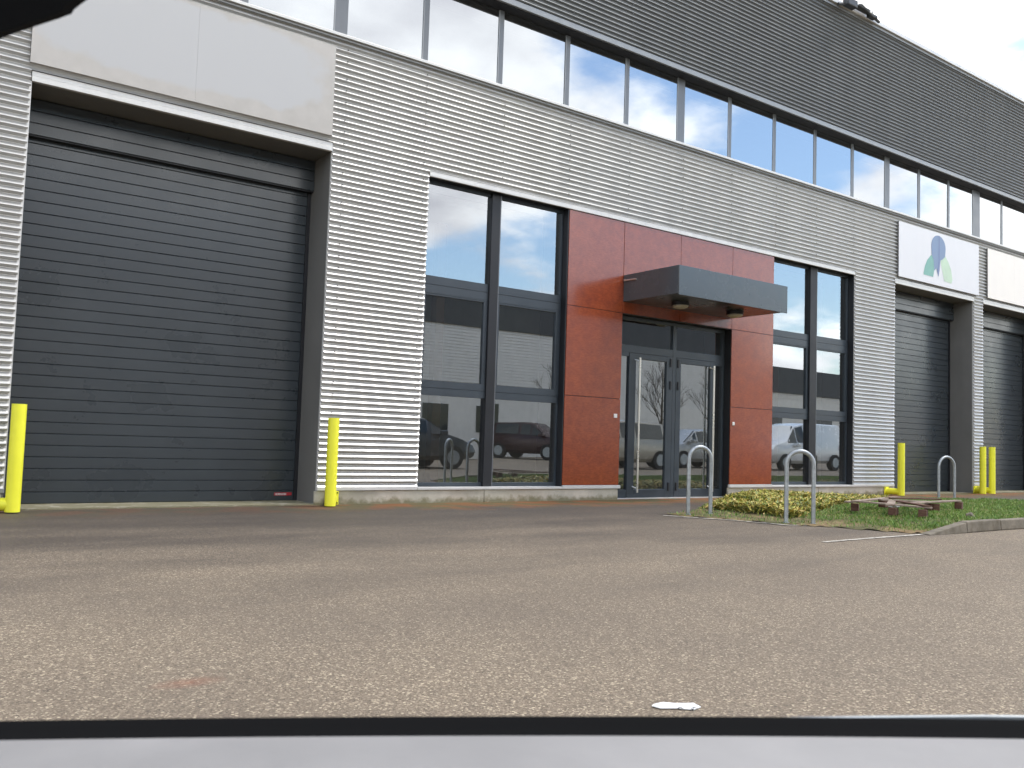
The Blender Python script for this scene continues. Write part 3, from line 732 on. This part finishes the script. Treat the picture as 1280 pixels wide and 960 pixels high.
# ------------------------------------------------------------------ flood lamp on the parapet
fl_ = empty('flood_lamp', (14.9, -.1, 9.42), 'dark flood lamp bracket fixed under the roof edge', 'lamp')
a = MB(); a.box(-.30, .50, -.16, -.02, .05, .10).box(-.46, -.16, -.24, -.10, -.09, .06).box(.45, .68, -.14, -.02, .0, .07); a.build('housing', MT['shed_dark'], fl_, bevel=.02)
a = MB(); a.tube([(-.62, -.12, -.10), (-.3, -.16, -.02), (.1, -.14, .10), (.5, -.12, .02), (.85, -.05, .03)], .03, 8); smooth_angle(a.build('bracket', MT['shed_dark'], fl_))
for x_, z_ in ((-.13, .045), (.33, .02), (.62, -.0)):
    MB().box(x_ - .04, x_ + .04, -.215, -.20, z_ - .035, z_ + .035).build('reflector', MT['white'], fl_, bevel=.01)

# ------------------------------------------------------------------ yellow protection posts
def bollard(fx, px, py, label):
    b = empty('bollard', (px, py, 0), label, 'bollard', 'yellow steel posts guarding the shutter doors')
    rr_ = .066; z0 = .075
    smooth_angle(MB().tube([(0, 0, .012), (0, 0, 1.04)], rr_, 24).build('post', MT['yellow'], b), 50)
    smooth_angle(MB().tube([(0, 0, z0 + .005), (fx - px, -.026 - py, z0 + .005)], rr_ - .003, 24).build('foot_pipe', MT['yellow'], b), 50)
    dx = fx - px; dy = -.02 - py
    MB().box(dx - .085, dx + .085, dy - .012, dy, -.0 + .003, .165).build('wall_plate', MT['yellow'], b, bevel=.003)
    for sx_, sz in ((-1, 0), (1, 0), (-1, 1), (1, 1)):
        o = MB().tube([(dx + sx_ * .065, dy - .012, .025 + sz * .12), (dx + sx_ * .065, dy - .02, .025 + sz * .12)], .009, 6).build('bolt', MT['black'], b)
bollard(.72, 1.085, -.30, 'yellow L shaped post at the left foot of the left shutter')
bollard(4.475, 4.34, -.28, 'yellow post between the left shutter and the tall window')
bollard(16.33, 16.36, -.31, 'yellow post at the left foot of the shutter under the emblem sign')
bollard(19.83, 19.72, -.24, 'yellow post on the narrow wall strip, left one of the close pair')
bollard(20.02, 20.07, -.27, 'yellow post at the right edge shutter, right one of the close pair')

# ------------------------------------------------------------------ bike hoops
def hoop(x0, y0, x1, y1, h, label):
    cx, cy = (x0 + x1) / 2, (y0 + y1) / 2; hw = math.hypot(x1 - x0, y1 - y0) / 2
    b = empty('bike_hoop', (cx, cy, 0), label, 'bike rack', 'galvanised bicycle hoops by the entrance')
    b.rotation_euler.z = math.atan2(y1 - y0, x1 - x0)
    pts = [(-hw, 0, 0), (-hw, 0, h * .35), (-hw, 0, h - hw)] + [(-hw * math.cos(R(t)), 0, h - hw + hw * math.sin(R(t))) for t in range(12, 180, 12)] + [(hw, 0, h - hw), (hw, 0, h * .35), (hw, 0, 0)]
    smooth_angle(MB().tube(pts, .024, 16).build('tube', MT['galv'], b), 60)
    for s in (-1, 1): smooth_angle(MB().tube([(s * hw, 0, .0), (s * hw, 0, .02)], .036, 16).build('collar', MT['galv'], b))
hoop(8.12, -2.37, 8.42, -2.46, .84, 'steel bike hoop in front of the entrance door')
hoop(8.42, -3.58, 8.67, -3.76, .83, 'steel bike hoop nearest the camera, beside the ground cover')
hoop(15.98, -1.27, 16.37, -1.36, .80, 'farthest steel bike hoop, in front of the emblem sign shutter')

# ------------------------------------------------------------------ broken pallet on the grass
P = empty('pallet', (10.7, -3.7, .10), 'broken wooden pallet lying on the grass', 'pallet')
def pl_(x, y): return (x - 10.7, y + 3.7)
for (x, y, rz, dz) in ((9.93, -3.47, .5, 0), (9.93, -3.98, .2, -.01), (10.02, -4.30, .3, -.01), (11.2, -3.72, .15, .0), (11.26, -3.78, .5, .0), (11.9, -3.75, .3, .01), (10.75, -3.35, .1, .02)):
    a, b = pl_(x, y); o = MB().box(-.05, .05, -.045, .045, .01, .10).build('block', MT['block'], P, bevel=.004); o.location = (a, b, dz); o.rotation_euler.z = rz
def board(p, q, z0, z1, wd=.09, t=.018, mat='board'):
    a = Vector((*pl_(*p), z0)); b = Vector((*pl_(*q), z1)); d = b - a; ln = d.length
    o = MB().box(-ln / 2, ln / 2, -wd / 2, wd / 2, 0, t).build('plank', MT[mat], P, bevel=.002); o.location = (a + b) / 2
    o.rotation_euler = d.to_track_quat('X', 'Z').to_euler()
board((9.85, -3.42), (11.25, -3.25), .107, .14); board((9.85, -3.48), (10.10, -4.36), .125, .105)
board((9.9, -3.95), (10.55, -3.60), .106, .125); board((10.35, -3.82), (11.98, -3.70), .110, .115)
board((10.9, -3.32), (11.95, -3.45), .138, .118, mat='block'); board((10.05, -4.33), (10.5, -3.7), .126, .128, mat='block'); board((10.5, -3.45), (11.3, -3.80), .13, .112, .07)
a = bmesh.new(); bmesh.ops.create_icosphere(a, subdivisions=3, radius=.06)
for v in a.verts: v.co *= 1 + .5 * noise.noise(v.co * 30); v.co.z *= .45; v.co.x *= 1.6
me = bpy.data.meshes.new('crumpled_bag'); a.to_mesh(me); a.free(); me.materials.append(MT['white']); o = link('crumpled_bag', me); o.location = (11.15, -3.25, .13)
tag(o, 'crumpled white scrap on the grass behind the pallet', 'litter')
a = bmesh.new(); bmesh.ops.create_icosphere(a, subdivisions=2, radius=.05)
for v in a.verts: v.co *= 1 + .4 * noise.noise(v.co * 25)
me = bpy.data.meshes.new('stone'); a.to_mesh(me); a.free(); me.materials.append(MT['kerb']); o = link('stone', me); o.location = (10.62, -4.55, .12)
tag(o, 'small brown stone on the grass beside the kerb', 'stone')

# ------------------------------------------------------------------ what the windows mirror: the far side of the yard
def shed(name, x0, x1, y, zw, zt, label, dark_from, light):
    b = empty(name, ((x0 + x1) / 2, y, 0), label, 'building'); ox = (x0 + x1) / 2
    def q(n, m_, *c): return MB().box(c[0] - ox, c[1] - ox, c[2] - y, c[3] - y, c[4], c[5]).build(n, m_, b)
    q('wall', MT[light], x0, x1, y - 14, y, 0, dark_from)
    q('upper_wall', MT['shed_dark'], x0 - .1, x1 + .1, y - 14.1, y + .1, dark_from, zt)
    rb = MB(); z = zw
    while z < dark_from: rb.box(x0 - ox, x1 - ox, 0, .03, z, z + .06); z += .14
    tag(rb.build('cladding_rib', MT[light], b), kind='stuff')
    return b, q
b, q = shed('storage_shed', -25, 41, -23, 2.9, 7.75, 'long grey corrugated shed across the yard with dark top band', 5.85, 'shed')
q('wall_band', MT['cream'], -25, 41, -23.001, -22.93, 0, 2.86)
for x in (12.6, 15.4, 19.0, 21.8): q('window', MT['carglass'], x, x + 1.3, -22.93, -22.90, 1.2, 2.4)
q('door', MT['shed'], 16.6, 18.6, -22.93, -22.88, 0, 3.4)
b, q = shed('pale_building', 41.5, 90, -31, 4.6, 6.9, 'pale rendered building across the yard with a dark roof band', 5.0, 'cream')
for x in (46, 52, 58, 66): q('window', MT['carglass'], x, x + 2.2, -30.97, -30.94, 2.2, 3.4)

def car(kind, L_, Wd, H, paint, label, loc, rz):
    c = empty('parked_car' if kind != 'van' else 'parked_van', loc, label, 'car' if kind != 'van' else 'van'); c.rotation_euler.z = rz
    h = L_ / 2; w_ = Wd / 2
    if kind == 'van':   # x forward
        st = [(-h, .45, .95, H - .12), (-h + .15, .3, 1.0, H), (0, .28, 1.02, H + .02), (h - 2.15, .28, 1.08, H), (h - 1.6, .28, 1.08, H - .10), (h - 1.0, .28, 1.08, 1.2), (h - .35, .3, 1.0, 1.06), (h, .42, .7, .74)]
    elif kind == 'hatch':
        st = [(-h, .42, .92, .96), (-h + .12, .3, .98, 1.22), (-h + .65, .26, 1.0, H - .06), (-.2, .24, .98, H), (.45, .24, .96, H - .06), (1.12, .25, .95, .99), (h - .5, .27, .84, .88), (h - .1, .32, .68, .72), (h, .38, .55, .57)]
    else:
        st = [(-h, .42, .92, .96), (-h + .1, .3, .98, 1.3), (-h + .5, .26, 1.02, H - .04), (-.2, .24, 1.0, H), (.3, .24, .98, H - .05), (.95, .25, .98, 1.03), (h - .5, .27, .90, .94), (h - .1, .32, .75, .8), (h, .38, .58, .6)]
    V = []; Fc = []; n = None
    for x, zb, belt, top in st:
        tw = w_ * (.74 if top - belt > .15 else .9); e = 1 - .12 * max(0, abs(x) / h - .8) / .2
        ring = [(0, zb), (w_ * .86, zb), (w_ * .97, zb + .12), (w_, (zb + belt) / 2), (w_ * .95, belt), (tw, top - .04), (tw * .8, top), (0, top + .015)]
        ring = [(y * e, z) for y, z in ring]; full = ring + [(-y, z) for y, z in reversed(ring[1:-1])]; n = len(full)
        V += [(x, y, z) for y, z in full]
    for i in range(len(st) - 1):
        for j in range(n): Fc.append((i*n + j, i*n + (j+1) % n, (i+1)*n + (j+1) % n, (i+1)*n + j))
    Fc += [tuple(range(n))[::-1], tuple((len(st)-1)*n + j for j in range(n))]
    mb = MB(); mb.v = V; mb.f = Fc; o = mb.build('body', MT[paint], c); smooth_angle(o, 32)
    # glazing: quads hugging the cabin between belt and roof
    def ringpt(i, j, k=1.012): x, y, z = V[i*n + j]; return Vector((x, y * k, z))
    for i in range(1, len(st) - 2):
        t0, t1 = st[i], st[i+1]
        if t0[3] - t0[2] < .12 and t1[3] - t1[2] < .12: continue
        if kind == 'van' and i < 3: continue
        for s in (4, n - 4):
            j2 = s + 1 if s == 4 else s - 1
            A, B, C_, D_ = ringpt(i, s), ringpt(i+1, s), ringpt(i+1, j2), ringpt(i, j2)
            cen = (A + B + C_ + D_) / 4; q_ = [cen + (p - cen) * .86 for p in (A, B, C_, D_)]
            g_ = MB(); g_.v = [(p.x, p.y * 1.008, p.z) for p in q_]; g_.f = [(0, 1, 2, 3)]; g_.build('side_window', MT['carglass'], c)
    def screen(i, name):
        A, B = ringpt(i, 5, .94), ringpt(i+1, 4 if name == 'windscreen' else 5, .88)
        C_, D_ = Vector((B.x, -B.y, B.z)), Vector((A.x, -A.y, A.z)); nrm = (B - A).cross(D_ - A).normalized()
        if nrm.z < 0: nrm = -nrm
        g_ = MB(); g_.v = [tuple(p + nrm * .025) for p in (A, B, C_, D_)]; g_.f = [(0, 1, 2, 3)]; g_.build(name, MT['carglass'], c)
    scr = {'van': 4, 'hatch': 4, 'suv': 4}[kind]; screen(scr, 'windscreen')
    if kind != 'van': screen(1, 'rear_window')
    rw = .33
    for x in (-h + .78, h - .82):
        for s in (-1, 1):
            t = MB().tube([(x, s * (w_ - .20), rw), (x, s * (w_ + .012), rw)], rw, 20).build('wheel', MT['tyre'], c)
            MB().tube([(x, s * (w_ + .013), rw), (x, s * (w_ + .02), rw)], rw * .62, 16).build('rim', MT['galv'], t)
    for s in (-1, 1):
        MB().box(h - .16, h - .02, s * w_ * .62 - .14, s * w_ * .62 + .14, .62, .73).build('headlight', MT['white'], c, bevel=.02)
        MB().box(-h - .02, -h + .26, s * (w_ - .12) - .08, s * (w_ - .12) + .13 * (1 if s > 0 else 1), .74, 1.06).build('tail_light', MT['red'], c, bevel=.02)
    MB().box(h - .05, h + .02, -.5, .5, .40, .56).build('grille', MT['black'], c, bevel=.01)
    for s in (-1, 1): MB().box(.75, .95, s * (w_ + .02), s * (w_ + .16), .95, 1.08).build('mirror', MT[paint], c, bevel=.02)
    return c
car('hatch', 4.1, 1.75, 1.46, 'car_grey', 'dark grey hatchback mirrored in the window left of the red panels', (12.0, -11.9, 0), R(0))
car('suv', 3.9, 1.72, 1.55, 'car_red', 'dark maroon hatchback mirrored in the second window column', (22.6, -19.6, 0), R(64))
car('suv', 4.3, 1.8, 1.66, 'car_sand', 'sand coloured estate mirrored in the left door leaf', (20.8, -12.6, 0), R(180))
car('hatch', 4.2, 1.78, 1.5, 'car_silver', 'silver hatchback mirrored in the right door leaf', (25.8, -13.6, 0), R(180))
car('van', 4.8, 1.9, 1.9, 'car_white', 'white van mirrored in the window right of the red panels', (30.6, -12.6, 0), R(180))

def tree(loc, seed, H, label):
    rnd = random.Random(seed); t = empty('bare_tree', loc, label, 'tree', None)
    tr = MB().tube([(0, 0, 0), (.02, .01, H * .25), (-.02, .03, H * .45), (.03, 0, H * .7), (0, .02, H * .95)], [.06, .055, .045, .028, .008], 8); tr.build('trunk', MT['bark'], t, True)
    br = MB()
    def grow(p, d, ln, r_, dep):
        q = p + d * ln; mid = p + d * ln * .5 + Vector((rnd.uniform(-1, 1), rnd.uniform(-1, 1), rnd.uniform(0, 1))) * ln * .06
        br.tube([p, mid, q], [r_, r_ * .8, r_ * .55], 4, False)
        if dep == 0: return
        for _ in range(3 if dep > 1 else 3):
            nd = (d + Vector((rnd.uniform(-1, 1), rnd.uniform(-1, 1), rnd.uniform(-.1, .9))) * .62).normalized()
            grow(mid.lerp(q, rnd.uniform(.1, 1)), nd, ln * rnd.uniform(.55, .8), r_ * .6, dep - 1)
    for k in range(17):
        z = H * (.34 + .58 * k / 17); a = k * 2.4 + rnd.random(); d = Vector((math.cos(a), math.sin(a), 1.0 + k * .06)).normalized()
        grow(Vector((0, 0, z)), d, H * .24 * (1 - k / 24), .018 * (1 - k / 26), 3)
    br.build('crown', MT['bark'], t)
tree((23.4, -12.9, 0), 1, 3.9, 'bare young tree mirrored in the right door leaf')
tree((20.9, -15.8, 0), 2, 3.9, 'bare young tree mirrored in the left door leaf')
tree((30.5, -16.5, 0), 3, 4.3, 'bare tree mirrored in the window right of the red panels')

# ------------------------------------------------------------------ door of the car the picture is taken from
A2 = Vector((math.sin(YAW), math.cos(YAW), 0)); B2 = Vector((math.cos(YAW), -math.sin(YAW), 0))
cd = empty('car_door', (CAM.x + A2.x * .45, CAM.y + A2.y * .45, 0), 'open windowed door of the car in the foreground, pale trim and black seal', 'car door')
cd.rotation_euler.z = -YAW      # local x = along the door, local y = outwards
def rail(name, prof, mat, x0=-.75, x1=.75, dz=lambda x: 0.0, dy=lambda x: 0.0, n=48):
    """profile (y,z) swept along the door"""
    mb = MB(); k = len(prof)
    for i in range(n + 1):
        x = x0 + (x1 - x0) * i / n
        mb.v += [(x, y + dy(x), z + dz(x)) for y, z in prof]
    for i in range(n):
        for j in range(k): mb.f.append((i*k + j, i*k + (j+1) % k, (i+1)*k + (j+1) % k, (i+1)*k + j))
    mb.f += [tuple(range(k))[::-1], tuple(n*k + j for j in range(k))]
    o = mb.build(name, mat, cd); smooth_angle(o, 40); return o
def rise(x): return .0335 * x - .030 * x * x
SZ = .7098
rail('trim_panel', [(-.30, SZ - .30), (-.30, SZ - .10), (-.27, SZ - .035), (-.20, SZ - .012), (-.10, SZ - .004), (-.022, SZ - .0032), (-.0125, SZ - .0036), (-.0120, SZ - .006), (-.012, SZ - .30)], MT['car_trim'], dz=rise)
rail('window_seal', [(-.0115, SZ - .06), (-.0115, SZ - .0065), (-.008, SZ - .0055), (-.002, SZ - .0065), (.004, SZ - .0030), (.010, SZ - .0012), (.013, SZ - .0030), (.013, SZ - .06)], MT['seal'], dz=rise)
rail('outer_trim', [(.0135, SZ - .02), (.0135, SZ - .0030), (.0145, SZ - .0026), (.0155, SZ - .004), (.0155, SZ - .02)], MT['galv'], dz=lambda x: rise(x) - .0030 + .0052 * min(1, max(0, (x - .0) / .25)))
rail('door_skin', [(-.20, .20), (-.29, SZ - .31), (-.011, SZ - .31), (.06, SZ - .1), (.02, SZ - .03), (.022, SZ - .022), (.09, SZ - .10), (.10, SZ - .3), (.06, .20)], MT['car_silver'])
# upper left corner of the window frame, seen as a dark shape
def cp(px, py, d):    # point on the door plane (local), d = distance out along the viewing azimuth
    v = fw + rt * ((px - 640) / F_PX) - up * ((py - 480) / F_PX); t = d / v.dot(A2); q_ = CAM + v * t - Vector((CAM.x + A2.x * .45, CAM.y + A2.y * .45, 0))
    return Vector((q_.dot(B2), q_.dot(A2), q_.z))
outl = [(-260, 140), (-120, 88), (0, 41), (34, 29.5), (60, 21), (76, 15), (80, 9), (87, 3.5), (100, -6), (135, -60), (150, -160), (-260, -160)]
mb = MB(); k = len(outl)
P0 = [cp(x, y, .42) for x, y in outl]; P1 = [p + Vector((0, .010, .004)) for p in P0]
mb.v = [tuple(p) for p in P0 + P1]; mb.f = [tuple(range(k)), tuple(range(2*k-1, k-1, -1))] + [(i, k+i, k+(i+1) % k, (i+1) % k) for i in range(k)]
mb.build('window_frame', MT['seal'], cd)
